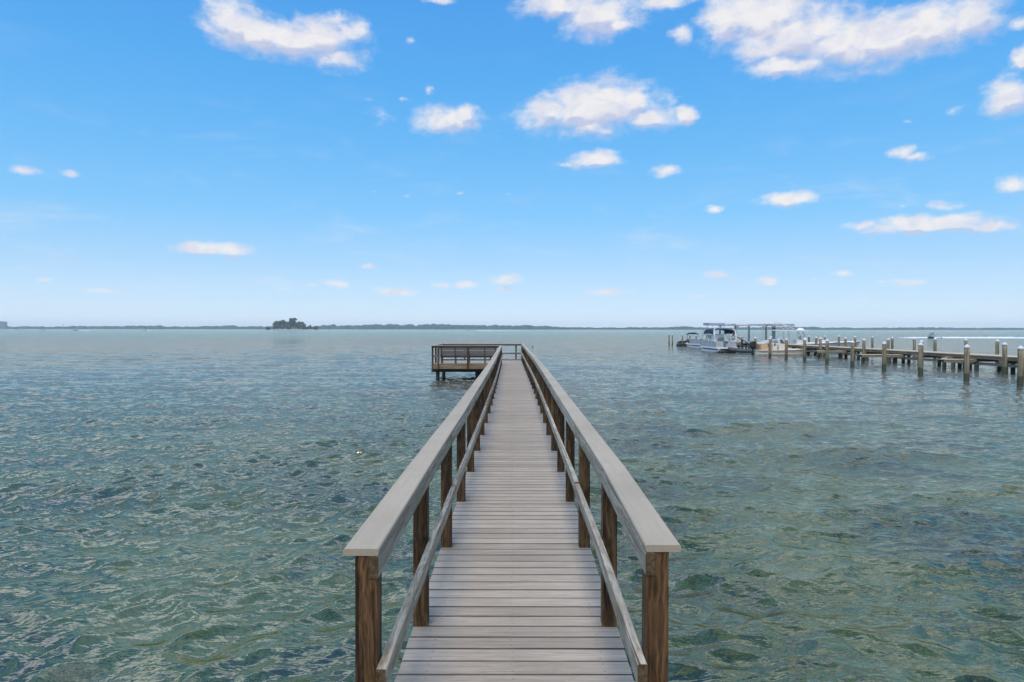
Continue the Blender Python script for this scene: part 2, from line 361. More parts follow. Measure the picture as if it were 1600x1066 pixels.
# ------------------------------------------------------------------ water
def build_water():
    # waves: wind chop coming towards the pier with a broad spread of directions
    K = []
    n = 100
    for i in range(n):
        lam = .17 * (4.6/.17) ** ((i + random.random())/n)
        th = random.gauss(0, .46) + (0.22 if i % 3 else -.38)
        if lam < .7: th += random.gauss(0, .4)
        kx, ky = sin(th)*2*pi/lam, -cos(th)*2*pi/lam
        s = .0250 * (1.2 if lam < .35 else 1.6 if lam < .9 else .9 if lam < 1.7 else .75) * random.uniform(.6, 1.4)
        K.append((kx, ky, s*lam/(2*pi), lam, random.uniform(0, 2*pi)))
    r = [1.2]
    while r[-1] < 9000:
        r.append(r[-1] + min(max(.022, .00014*r[-1]**2), .16*r[-1]))
    r = np.array(r)
    az = np.concatenate([np.linspace(-180, -56, 50, endpoint=False), np.arange(-56, 56, .088), np.linspace(56, 180, 50)])
    A = np.radians(az)
    RR, AA = np.meshgrid(r, A, indexing='ij')
    X = RR*np.sin(AA); Y = RR*np.cos(AA)
    dr = np.gradient(r)[:, None] * np.ones_like(AA)
    dt = RR * np.gradient(A)[None, :]
    X0, Y0 = X.copy(), Y.copy()
    Z = np.zeros_like(X)
    live = r < 260
    x, y = X[live], Y[live]; z = np.zeros_like(x); dx = np.zeros_like(x); dy = np.zeros_like(x)
    res = np.maximum(dr[live], dt[live]*.9)
    # slow gust patches make calmer and rougher water
    gust = .86 + .24*np.sin(x*.16+y*.05+1.3)*np.sin(y*.11-x*.04+.4) + .14*np.sin(x*.45-y*.21+2.0)*np.sin(y*.38+x*.2)
    side = np.clip(1.08 - .022*np.clip(x+3, 0, 16), .80, 1.08)     # the right side lies a little calmer
    xw = x + .10*np.sin(y*1.7+x*.6) + .06*np.sin(y*3.9-x*1.3); yw = y + .10*np.sin(x*1.4+.7) + .05*np.sin(x*4.1+y)
    for kx, ky, a, lam, ph in K:
        att = np.clip((lam/res-1.4)/1.8, 0, 1)
        if att.max() <= 0: continue
        p = kx*xw+ky*yw+ph
        c = np.cos(p); s_ = np.sin(p); kk = sqrt(kx*kx+ky*ky)
        z += a*att*c; dx -= 1.0*a*att*s_*kx/kk; dy -= 1.0*a*att*s_*ky/kk
    z *= gust*side
    Z[live] = z; X[live] = x+dx*gust; Y[live] = y+dy*gust
    nr, na = X.shape
    V = np.stack([X, Y, Z], -1).reshape(-1, 3)
    i = np.arange(nr-1)[:, None]; j = np.arange(na-1)[None, :]
    q = np.stack([i*na+j, i*na+j+1, (i+1)*na+j+1, (i+1)*na+j], -1).reshape(-1, 4)
    q = q[:, ::-1]
    # centre fan
    V = np.vstack([V, [[0, 0, 0]]]); c0 = len(V)-1
    jj = np.arange(na-1)
    tri = np.stack([jj+1, jj, np.full(na-1, c0)], -1)
    me = bpy.data.meshes.new('water')
    me.vertices.add(len(V)); me.vertices.foreach_set('co', V.astype(np.float32).ravel())
    nl = q.size + tri.size
    me.loops.add(nl); me.loops.foreach_set('vertex_index', np.concatenate([q.ravel(), tri.ravel()]).astype(np.int32))
    me.polygons.add(len(q)+len(tri))
    st = np.concatenate([np.arange(len(q))*4, q.size+np.arange(len(tri))*3]).astype(np.int32)
    me.polygons.foreach_set('loop_start', st)
    me.polygons.foreach_set('use_smooth', np.ones(len(st), bool))
    me.update(calc_edges=True); me.validate()
    print('water verts', len(V))
    ob = bpy.data.objects.new('water', me); COL.objects.link(ob)
    if me.polygons[1000].normal.z < 0: me.flip_normals()
    ob['kind'] = 'structure'
    m, n_, b, o = mat('sea_water')
    ge = n_.n('ShaderNodeNewGeometry'); pos = ge.outputs['Position']
    f1 = n_.noise(n_.v('MULTIPLY', pos, (1, 1.9, 1)), 4.6, 3, .5, .1)
    f2 = n_.noise(n_.v('MULTIPLY', pos, (1, 2.0, 1)), 1.4, 3, .5, .1)
    f3 = n_.noise(n_.v('MULTIPLY', pos, (1, 1.9, 1)), .75, 4, .6, .2)
    hgt = n_.m('ADD', n_.m('MULTIPLY', f1, .38), f2)
    hgt = n_.m('ADD', hgt, n_.m('MULTIPLY', f3, n_.rng(n_.v('LENGTH', pos), 22, 70, 0, 4.5)))
    bump = n_.n('ShaderNodeBump', {'Strength': 1.0, 'Distance': .05, 'Height': hgt})
    # the bed seen through the surface slides with the slope of each facet, as refraction makes it do
    nxy = n_.v('MULTIPLY', bump.outputs[0], (1.0, 1.0, 0))
    bed = n_.v('MULTIPLY_ADD', nxy, (2.2, 2.2, 0), pos)
    b1 = n_.noise(bed, .42, 3, .55)
    b2 = n_.noise(bed, 4.2, 3, .6, .8)
    bb = n_.m('ADD', n_.m('MULTIPLY', b1, .5), n_.m('MULTIPLY', b2, .5))
    near = n_.ramp(bb, [(.36, (.005, .009, .004)), (.455, (.018, .029, .012)), (.525, (.048, .072, .016)), (.59, (.078, .090, .038)), (.67, (.125, .13, .075))])
    dist = n_.n('ShaderNodeSeparateXYZ', {0: pos}).outputs[1]
    deep = n_.mix(n_.noise(pos, .02, 3, .5), (.070, .080, .070), (.098, .108, .092))
    colr = n_.mix(n_.rng(dist, 6, 42, 0, 1), near, deep)
    deep2 = n_.mix(n_.noise(n_.v('MULTIPLY', pos, (.3, 1, 1)), .01, 3, .5), (.045, .115, .098), (.070, .145, .120))
    colr = n_.mix(n_.rng(dist, 60, 420, 0, 1), colr, deep2)
    n_.t.nodes.remove(b)
    df = n_.n('ShaderNodeBsdfDiffuse', {'Color': colr})
    gl = n_.n('ShaderNodeBsdfGlossy', {'Color': (1.0, .86, .715, 1), 'Roughness': n_.rng(n_.v('LENGTH', pos), 15, 320, .02, .13), 'Normal': bump.outputs[0]})
    fr = n_.n('ShaderNodeFresnel', {'IOR': 1.75, 'Normal': bump.outputs[0]})
    ms = n_.n('ShaderNodeMixShader', {0: fr, 1: df, 2: gl})
    n_.t.links.new(ms.outputs[0], o.inputs['Surface'])
    me.materials.append(m)
build_water()

# ------------------------------------------------------------------ the pier
ZD = .84
def interp(tab, y):
    if y <= tab[0][0]: return tab[0][1]
    for (a, va), (b_, vb) in zip(tab, tab[1:]):
        if y <= b_: return va + (vb-va)*(y-a)/(b_-a)
    return tab[-1][1]
LOFF = [(0, 0), (2.67, 0), (4.2, .004), (5.7, .016), (7.25, .03), (10.3, .042), (14, .058), (19.5, .062), (26, .04), (38, 0)]
ROFF = [(0, 0), (2.67, 0), (4.2, .034), (7.25, .05), (10.3, .068), (14, .088), (19.5, .096), (26, .07), (38, .02)]
lo = lambda y: interp(LOFF, y)
ro = lambda y: interp(ROFF, y)
PW = .089; XI = .527
ZCL, ZCR = CAM_Z-.862, CAM_Z-.845        # cap tops
pier = thing('pier', 'long straight timber walkway with grey plank deck, brown posts and a side platform', 'pier', (0, 0, 0))
YE_L, YE_R = 35.72, 40.42
ysL = [2.67 + 1.524*i for i in range(22)]
ysR = [2.67 + 1.524*i for i in range(25)]
# deck boards
dk = MB(); y = -3.2; i = 0
while y < 40.35:
    w_ = .1400 + random.uniform(-.0012, .0012); yc = y + w_/2
    xl = -.612 + lo(yc)*.9 + random.uniform(-.004, .004); xr = .622 + ro(yc)*.9 + random.uniform(-.004, .004)
    if yc > 35.72: xl = -4.12
    dz = random.uniform(-.0012, .0012)
    a = random.uniform(-.0012, .0012)
    y0, y1, z0, z1, ch = y, y+w_, ZD-.030+dz, ZD+dz, .005
    prof = [(y0+ch, z0), (y1-ch, z0), (y1, z0+ch), (y1, z1-ch), (y1-ch, z1), (y0+ch, z1), (y0, z1-ch), (y0, z0+ch)]
    dk.cur = 0
    dk.loft([[(xl, py-a, pz) for py, pz in prof], [((xl+xr)/2, py+random.uniform(-.0006, .0006), pz) for py, pz in prof], [(xr, py+a, pz) for py, pz in prof]])
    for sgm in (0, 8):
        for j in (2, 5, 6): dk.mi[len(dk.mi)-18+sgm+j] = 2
    if y < 16:
        dk.cur = 1
        for sx_ in (-.455+lo(yc), .0+random.uniform(-.008, .008), .475+ro(yc)):
            for oy in (.034, w_-.034):
                cx, cy = sx_+random.uniform(-.006, .006), y+oy+random.uniform(-.004, .004); rr = .0033
                dk.add([(cx+rr*cos(k*pi/3), cy+rr*sin(k*pi/3), z1+.0012) for k in range(6)]+[(cx+rr*cos(k*pi/3), cy+rr*sin(k*pi/3), z1-.002) for k in range(6)],
                       [(0,1,2,3,4,5)]+[(k, (k+1)%6, 6+(k+1)%6, 6+k) for k in range(6)])
    y += w_ + .0080 + random.uniform(-.001, .001)
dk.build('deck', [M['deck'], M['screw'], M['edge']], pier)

def run(side, ys, yend):
    off, sg, zc = (lo, -1, ZCL) if side == 'L' else (ro, 1, ZCR)
    nodes = sorted(set([ys[0]-.0065] + ys[1:] + [yend]))
    zj = {y_: random.uniform(-.003, .003) for y_ in nodes}
    cap, fas, low = MB(), MB(), MB()
    def sweep(mb, ynodes, xa, xb, z0, z1, ch, jx=0, jz=0):
        rings = []
        for k, y_ in enumerate(ynodes):
            o_ = off(y_); xx = sorted((sg*xa+o_+jx, sg*xb+o_+jx)); zz = zj.get(y_, 0)+jz
            yy = y_ + (.003 if k == 0 else -.003 if k == len(ynodes)-1 else 0)
            x0, x1 = xx; a, b_ = z0+zz, z1+zz
            rings.append([(x0+ch, yy, a), (x1-ch, yy, a), (x1, yy, a+ch), (x1, yy, b_-ch), (x1-ch, yy, b_), (x0+ch, yy, b_), (x0, yy, b_-ch), (x0, yy, a+ch)])
        mb.loft(rings); mb.mi[-1] = mb.mi[-2] = (1 if ch < .0045 else 0)
    step = 3 if side == 'L' else 4
    for a in range(0, len(nodes)-1, step):
        nn = nodes[a:a+step+1]
        if len(nn) > 1: sweep(cap, nn, .5245, .664, zc-.0275, zc, .005, random.uniform(-.002, .002))
    for a in range(0, len(nodes)-1, 2):
        nn = nodes[a:a+3]
        if len(nn) > 1: sweep(fas, nn, XI-.0032, XI+.036, zc-.0275-.0895, zc-.0282, .004, random.uniform(-.002, .002), random.uniform(-.004, 0))
    zl = ZD+.522 if side == 'L' else ZD+.552
    lows = [nodes[0]-.05] + nodes[1:]
    zj[lows[0]] = 0
    for a in range(0, len(lows)-1, 2):
        nn = lows[a:a+3]
        if len(nn) > 1: sweep(low, nn, XI-.0385-.0015, XI-.0015, zl-.089, zl, .004, sg*random.uniform(-.002, .0), random.uniform(-.009, .009))
    cap.build('rail_cap', M['cap'], pier); fas.build('top_rail', [M['fascia'], M['end']], pier); low.build('lower_rail', [M['fascia'], M['end']], pier)
    for k, y_ in enumerate(ys):
        p = MB(); o_ = off(y_)
        x0, x1 = sorted((sg*XI, sg*(XI+PW)))
        jl = random.uniform(-.003, .003)
        h = zc-.0278+zj.get(y_, 0)*.5
        p.boxz(x0, x1, 0, PW, ZD-.46, h, .003)
        ob = p.build('post', M['post'], pier, (o_+jl, y_, 0))
run('L', ysL + [YE_L-.01], YE_L+.09)
run('R', ysR + [YE_R-.1], YE_R+.02)
# stringers, bearers and piles
for sg in (-1, 1):
    s_ = MB(); nodes = [-3.2]+[2.67+3.048*k for k in range(12)]+[40.3]
    rings = []
    for y_ in nodes:
        o_ = (lo if sg < 0 else ro)(y_); x0, x1 = sorted((sg*.47+o_, sg*.515+o_))
        rings.append([(x0, y_, ZD-.225), (x1, y_, ZD-.225), (x1, y_, ZD-.033), (x0, y_, ZD-.033)])
    s_.loft(rings); s_.build('stringer', M['under'], pier)
for k in range(12):
    yb = 4.1+3.048*k
    if yb > 35: break
    bm_ = MB(); o_ = (lo(yb)+ro(yb))/2
    bm_.box(-.64+o_, .66+o_, yb, yb+.045, ZD-.42, ZD-.228); bm_.box(-.64+o_, .66+o_, yb+.22, yb+.265, ZD-.42, ZD-.228)
    bm_.build('bearer', M['underx'], pier)
    for sx_ in (-.36, .36):
        p = MB(); p.tube([(sx_+o_, yb+.132, -1.6), (sx_+o_, yb+.132, ZD-.235)], .085, 12); p.build('pile', M['dpile'], pier, smooth=True)

# ---- side platform
pf = MB()
pf.boxx(-4.12, -.62, YE_L-.02, YE_L+.02, ZD-.25, ZD-.034, .004); pf.build('platform_fascia', M['platform_fascia'], pier)
pf = MB(); pf.box(-4.16, -4.122, YE_L+.02, 40.36, ZD-.25, ZD-.034); pf.box(-4.16, .66, 40.362, 40.40, ZD-.25, ZD-.02); pf.build('side_fascia', M['railx'], pier)
for yb in (36.15, 39.3):
    b_ = MB(); b_.boxx(-4.27, .75, yb, yb+.06, ZD-.44, ZD-.252, .004); b_.boxx(-4.27, .75, yb+.27, yb+.33, ZD-.44, ZD-.252, .004); b_.build('bearer', M['underx'], pier)
    for sx_ in (-3.95, -1.86, .32):
        p = MB(); p.tube([(sx_, yb+.165, -1.6), (sx_, yb+.165, ZD-.26)], .10, 12); p.build('pile', M['dpile'], pier, smooth=True)
jo = MB()
for k in range(9): jo.box(-3.9+k*.42, -3.86+k*.42, YE_L+.021, 40.36, ZD-.24, ZD-.036)
jo.build('joists', M['under'], pier)
# front rail of the platform
def post_at(x, y_, z0, z1, w_=PW, dep=PW, m_='post'):
    p = MB(); p.boxz(-w_/2, w_/2, 0, dep, z0, z1, .003); return p.build('post', M[m_], pier, (x, y_, 0))
zc = ZCL
fr = MB(); fr.boxx(-4.215, -.665, YE_L-.11, YE_L+.03, zc-.027, zc, .004); fr.build('rail_cap', M['capx'], pier)
fr = MB(); fr.boxx(-4.10, -.70, YE_L-.018, YE_L+.018, zc-.118, zc-.029, .004); fr.build('top_rail', M['railx'], pier)
for x in (-3.86, -2.31): post_at(x, YE_L-.112, ZD-.26, zc-.029)
# left side rail
fr = MB(); fr.box(-4.235, -4.095, YE_L+.034, 40.30, zc-.027, zc, .004); fr.build('rail_cap', M['cap'], pier)
fr = MB(); fr.box(-4.118, -4.082, YE_L+.09, 40.28, zc-.118, zc-.029); fr.build('top_rail', M['fascia'], pier)
fr = MB(); fr.box(-4.118, -4.082, YE_L+.09, 40.28, ZD+.36, ZD+.45); fr.build('lower_rail', M['fascia'], pier)
for y_ in (YE_L+.04, 37.25, 38.75): post_at(-4.165, y_, ZD-.26, zc-.03)
# back rail
fr = MB(); fr.boxx(-4.235, .665, 40.302, 40.44, zc-.026, zc+.001, .004); fr.build('rail_cap', M['capx'], pier)
fr = MB(); fr.boxx(-4.10, .60, 40.33, 40.366, zc-.117, zc-.028, .004); fr.build('top_rail', M['railx'], pier)
fr = MB(); fr.boxx(-4.10, .60, 40.29, 40.328, ZD+.36, ZD+.45, .004); fr.build('lower_rail', M['railx'], pier)
fr = MB(); fr.boxx(-4.10, .60, 40.29, 40.328, ZD+.002, ZD+.06, .004); fr.build('kick_board', M['railx'], pier)
for x in (-4.165, -2.8, -1.28, .24, .60): post_at(x, 40.37, ZD-.26, zc-.028)

# ---- bench on the platform, its back to the walkway
bench = thing('bench', 'long grey slatted bench on the far platform of the pier', 'bench', (-2.3, 36.1, ZD))
bx0, bx1 = -1.5, 1.5
for k in range(3):
    sl = MB(); z0 = .42+k*.15; yk = -.02-.05*k
    vs = []
    for x in (bx0, bx1):
        vs += [(x, yk, z0), (x, yk+.03, z0), (x, yk+.03-.045, z0+.135), (x, yk-.045, z0+.135)]
    sl.add(vs, [(0,1,2,3), (4,7,6,5), (0,4,5,1), (1,5,6,2), (2,6,7,3), (3,7,4,0)])
    sl.build('back_slat', M['bench'], bench)
for k in range(3):
    sl = MB(); sl.boxx(bx0, bx1, .06+k*.145, .06+k*.145+.138, .42, .452, .004); sl.build('seat_slat', M['bench'], bench)
sl = MB(); sl.boxx(bx0, bx1, .035, .058, .33, .445, .003); sl.build('apron', M['railx'], bench)
sl = MB(); sl.boxx(bx0, bx1, .20, .235, .17, .225, .003); sl.build('stretcher', M['railx'], bench)
for x in (-1.42, -.70, .02, .86, 1.42):
    for y_ in (.075, .40):
        p = MB(); p.boxz(x-.035, x+.035, y_-.035, y_+.035, 0, .418, .003); p.build('leg', M['railx'], bench)
    p = MB(); p.add([(x+a, y_, z) for a in (-.025, .025) for y_, z in ((-.06, .40), (.02, .40), (-.125, .885), (-.195, .885))],
                    [(0,1,2,3), (4,7,6,5), (0,4,5,1), (1,5,6,2), (2,6,7,3), (3,7,4,0)]); p.build('back_support', M['railx'], bench)

# ------------------------------------------------------------------ marina
# main dock, runs away parallel to the pier
dock = thing('dock', 'long pale plank dock on rows of short piles at the right, boats moored along it', 'dock', (31.2, 36, 0))
db = MB(); yy = 30.0
while yy < 106:
    db.box(-.9+random.uniform(-.02, .02), .9+random.uniform(-.02, .02), yy-36, yy-36+.28, .98, 1.025); yy += .292
db.build('deck', M['dock'], dock)
for x in (-.86, .80):
    s_ = MB(); s_.box(x, x+.06, -6, 70, .78, .977); s_.build('stringer', M['dock_beam'], dock)
s_ = MB(); s_.box(-.78, -.70, -6, 20, .38, .56); s_.box(-.78, -.70, 24, 66, .38, .56); s_.build('brace', M['dock_beam'], dock)
for k, yb in enumerate((33.5, 38, 42, 44.7, 47, 51, 55, 58.5, 63, 66.5, 71, 75, 80, 85, 90, 96, 102)):
    s_ = MB(); s_.box(-1.15, 1.15, yb-36-.12, yb-36+.12, .58, .775); s_.build('cap_beam', M['dock_beam'], dock)
    for x in ((-.75, .75) if k % 2 else (-.8, -.35, .35, .8)):
        p = MB(); p.tube([(x, yb-36, -1.5), (x, yb-36, .58)], .125, 10); p.build('pile', M['dpile'], dock, smooth=True)
# finger walkways
fings = []
for k, (yb, x0, x1) in enumerate(((44.9, 28.2, 30.2), (53.0, 27.0, 30.2), (62.0, 27.6, 30.2), (75.0, 27.4, 30.2), (90.0, 27.4, 30.2))):
    lab = ['nearest', 'second nearest', 'middle', 'second farthest', 'farthest'][k]
    f_ = thing('finger_dock', 'narrow finger walkway off the left side of the plank dock, %s of five' % lab, 'dock', (x0, yb, 0), 0, 'finger walkways of the dock')
    a = MB(); x = 0.0
    while x < x1-x0-.1: a.box(x, x+.13, -.42, .42, .70, .74); x += .137
    a.build('deck', M['dock'], f_)
    a = MB(); a.box(0, x1-x0-.02, -.40, -.35, .54, .698); a.box(0, x1-x0-.02, .35, .40, .54, .698); a.build('stringer', M['dock_beam'], f_)
    for xx in (.25, x1-x0-.4):
        p = MB(); p.tube([(xx, 0, -1.5), (xx, 0, .69)], .12, 10); p.build('pile', M['dpile'], f_, smooth=True)
# mooring pilings
def make_piling(name, h, r, m_, label, loc, group):
    t = thing(name, label, 'piling', loc, 0, group)
    s_ = MB(); pts = [(0, 0, -1.6)] + [(random.uniform(-.006, .006), random.uniform(-.006, .006), h*k/5) for k in range(6)]
    s_.tube(pts, r*1.06, 14, r*.94); s_.build('shaft', M[m_], t, smooth=True)
    c_ = MB(); n_ = 16
    c_.loft([[(rr*cos(2*pi*j/n_), rr*sin(2*pi*j/n_), z) for j in range(n_)] for rr, z in ((r*1.10, h-.05), (r*1.10, h+.01), (r*.58, h+.08), (.012, h+.135))])
    c_.build('cap', M['capw'], t)
    return t
near_row = [(24.15, 32.4), (23.4, 35.1), (23.9, 39.9), (24.0, 44.0), (24.0, 48.1), (24.2, 52.4), (24.4, 56.9), (24.2, 60.2), (24.2, 64.0), (25.5, 71.5), (28.3, 84.0), (26.8, 99.3), (27.0, 103.5), (26.6, 106.5), (26.2, 111.5), (26.7, 116.0)]
proto = None
ordn = ['first', 'second', 'third', 'fourth', 'fifth', 'sixth', 'seventh', 'eighth', 'ninth', 'tenth', 'eleventh', 'twelfth', 'thirteenth', 'fourteenth', 'fifteenth', 'sixteenth']
G1, G2, G3 = 'mooring pilings of the row in front of the boats', 'pilings beside the plank dock', 'pilings beyond the plank dock'
for k, (x, y_) in enumerate(near_row):
    if k < 9: lab = 'tall mooring piling in open water before the dock, %s from the right in its row' % ordn[k]
    elif k == 9: lab = 'mooring piling with white cap at the stern of the cream centre console boat'
    elif k == 10: lab = 'mooring piling with white cap just right of the pontoon boat with navy canopy'
    elif k == 15: lab = 'lone slim piling standing farthest left of all at the marina'
    else: lab = 'slim mooring piling at the far left end of the marina, %s from the left' % ordn[15-k]
    if proto is None: proto = o_ = make_piling('piling', 1.80, .13, 'pile', lab, (x, y_, 0), G1)
    else: o_ = copy_thing(proto, (x, y_, 0), random.uniform(0, 6), lab, G1)
    o_.scale = (1, 1, 1+random.uniform(-.015, .015)) if k < 11 else (.85, .85, 1)
for k, (x, y_) in enumerate([(29.6, 41.0), (29.4, 49.0), (29.5, 57.2), (30.1, 66.6), (29.6, 78.0)]):
    copy_thing(proto, (x, y_, 0), 1.0+k, 'white capped piling against the near side of the dock, %s from the right' % ordn[k], G2)
for k, (x, y_) in enumerate([(33.6, 43.5), (38.9, 54.7), (38.5, 57.9), (36.2, 58.4), (33.9, 61.5), (38.9, 66.0), (39.5, 70.9), (34.7, 71.0), (32.9, 73.8), (38.2, 76.0), (42.5, 80.5), (40.0, 83.5), (40.6, 88.6), (38.8, 89.2), (41.4, 98.0)]):
    o_ = copy_thing(proto, (x, y_, 0), 1.0+k, 'small white capped piling rising beyond the plank dock, %s from the right' % ordn[k], G3); o_.scale = (1, 1, random.uniform(.97, 1.03))

# ---- boats
def hull_rings(L, B, D, z0=.0, bow=.38, sheer=.12, N=14, trans=.92):
    """x runs from stern 0 to bow L"""
    out = []
    for i in range(N+1):
        t = i/N
        wd = B/2*(trans+(1-trans)*min(1, t/.35)) if t < .4 else B/2*(1-((t-.4)/.6)**2.4)
        wd = max(wd, .02)
        top = z0+D+sheer*D*2*t*t
        ke = z0-.25+(D+.15)*max(0, (t-.72)/.28)**2.2
        chn = z0-.02+(D*.45)*max(0, (t-.6)/.4)**1.6
        xs = L*t*(1-bow*.0)
        out.append((xs, wd, top, min(ke, top-.05), min(chn, top-.04)))
    return out
def make_hull(t, L, B, D, hullm, deckm, rimm, bow_out=.35, inset=.12):
    hr = hull_rings(L, B, D)
    h = MB(); rings = []
    for (x, wd, top, ke, ch) in hr:
        f = x/L; ov = bow_out*max(0, f-.7)/.3
        rings.append([(x+ov, wd, top), (x+ov*.5, wd*.9, (top+ch)/2+.02), (x, wd*.8, ch), (x, 0, ke), (x, -wd*.8, ch), (x+ov*.5, -wd*.9, (top+ch)/2+.02), (x+ov, -wd, top)])
    h.loft(rings, cap=False, closed=False)
    r0 = rings[0]; h.add(r0, [tuple(range(7))])
    h.build('hull', M[hullm], t, smooth=False)
    rim = MB()
    for sg in (1, -1):
        rim.tube([(r[0][0], sg*r[0][1], r[0][2]+.01) for r in rings], .045, 6)
    rim.tube([(0, -rings[0][0][1], rings[0][0][2]+.01), (0, rings[0][0][1], rings[0][0][2]+.01)], .045, 6)
    rim.build('gunwale', M[rimm], t)
    d_ = MB(); A_ = [(r[0][0]-.02, max(r[0][1]-.01, .005), r[0][2]-.05) for r in rings]
    inn = [(r[0][0]-.02, max(r[0][1]-inset, .003), r[0][2]-.05) for r in rings]
    # side decks and sunk cockpit floor
    for sg in (1, -1):
        a = [(x, sg*y_, z) for x, y_, z in A_]; b_ = [(x, sg*y_, z) for x, y_, z in inn]; c_ = [(x, sg*y_, max(.12, z-.5) if x < L*.72 else z) for x, y_, z in inn]
        for i in range(len(a)-1):
            d_.add([a[i], a[i+1], b_[i+1], b_[i]], [(0,1,2,3)]); d_.add([b_[i], b_[i+1], c_[i+1], c_[i]], [(0,1,2,3)])
            if sg > 0:
                m0 = (c_[i][0], -c_[i][1], c_[i][2]); m1 = (c_[i+1][0], -c_[i+1][1], c_[i+1][2])
                d_.add([c_[i], c_[i+1], m1, m0], [(0,1,2,3)])
    d_.build('deck', M[deckm], t)
    return rings
def outboard(t, x, y_, z, m_='black', s=1.0, tilt=0.0):
    c_ = MB()
    def P_(px, pz): return (x+s*(px*cos(tilt)-pz*sin(tilt)), z+s*(px*sin(tilt)+pz*cos(tilt)))
    prof = [(-.50, .05), (-.56, .35), (-.50, .62), (-.25, .72), (.02, .62), (.08, .35), (.0, .05)]
    rings = []
    for yy, k in ((-.22, .8), (-.17, .97), (0, 1.03), (.17, .97), (.22, .8)):
        rings.append([(P_(-.24+(a+.24)*k, .38+(b_-.38)*k)[0], y_+yy*s, P_(-.24+(a+.24)*k, .38+(b_-.38)*k)[1]) for a, b_ in prof])
    c_.loft(rings); mo = c_.build('motor', M[m_], t)
    l_ = MB()
    for (a, b_, cc, d_) in ((-.34, -.75, -.16, .06), (-.42, -.62, -.12, -.56)):
        q = [P_(a, b_), P_(cc, b_), P_(cc, d_), P_(a, d_)]
        l_.loft([[(u, y_+yy, v) for u, v in q] for yy in (-.06*s, .06*s)])
    cx, cz = P_(-.42, -.78)
    l_.ball((cx, y_, cz), .16*s, .06*s, .06*s, 8, 5)
    l_.build('lower_unit', M[m_], mo)

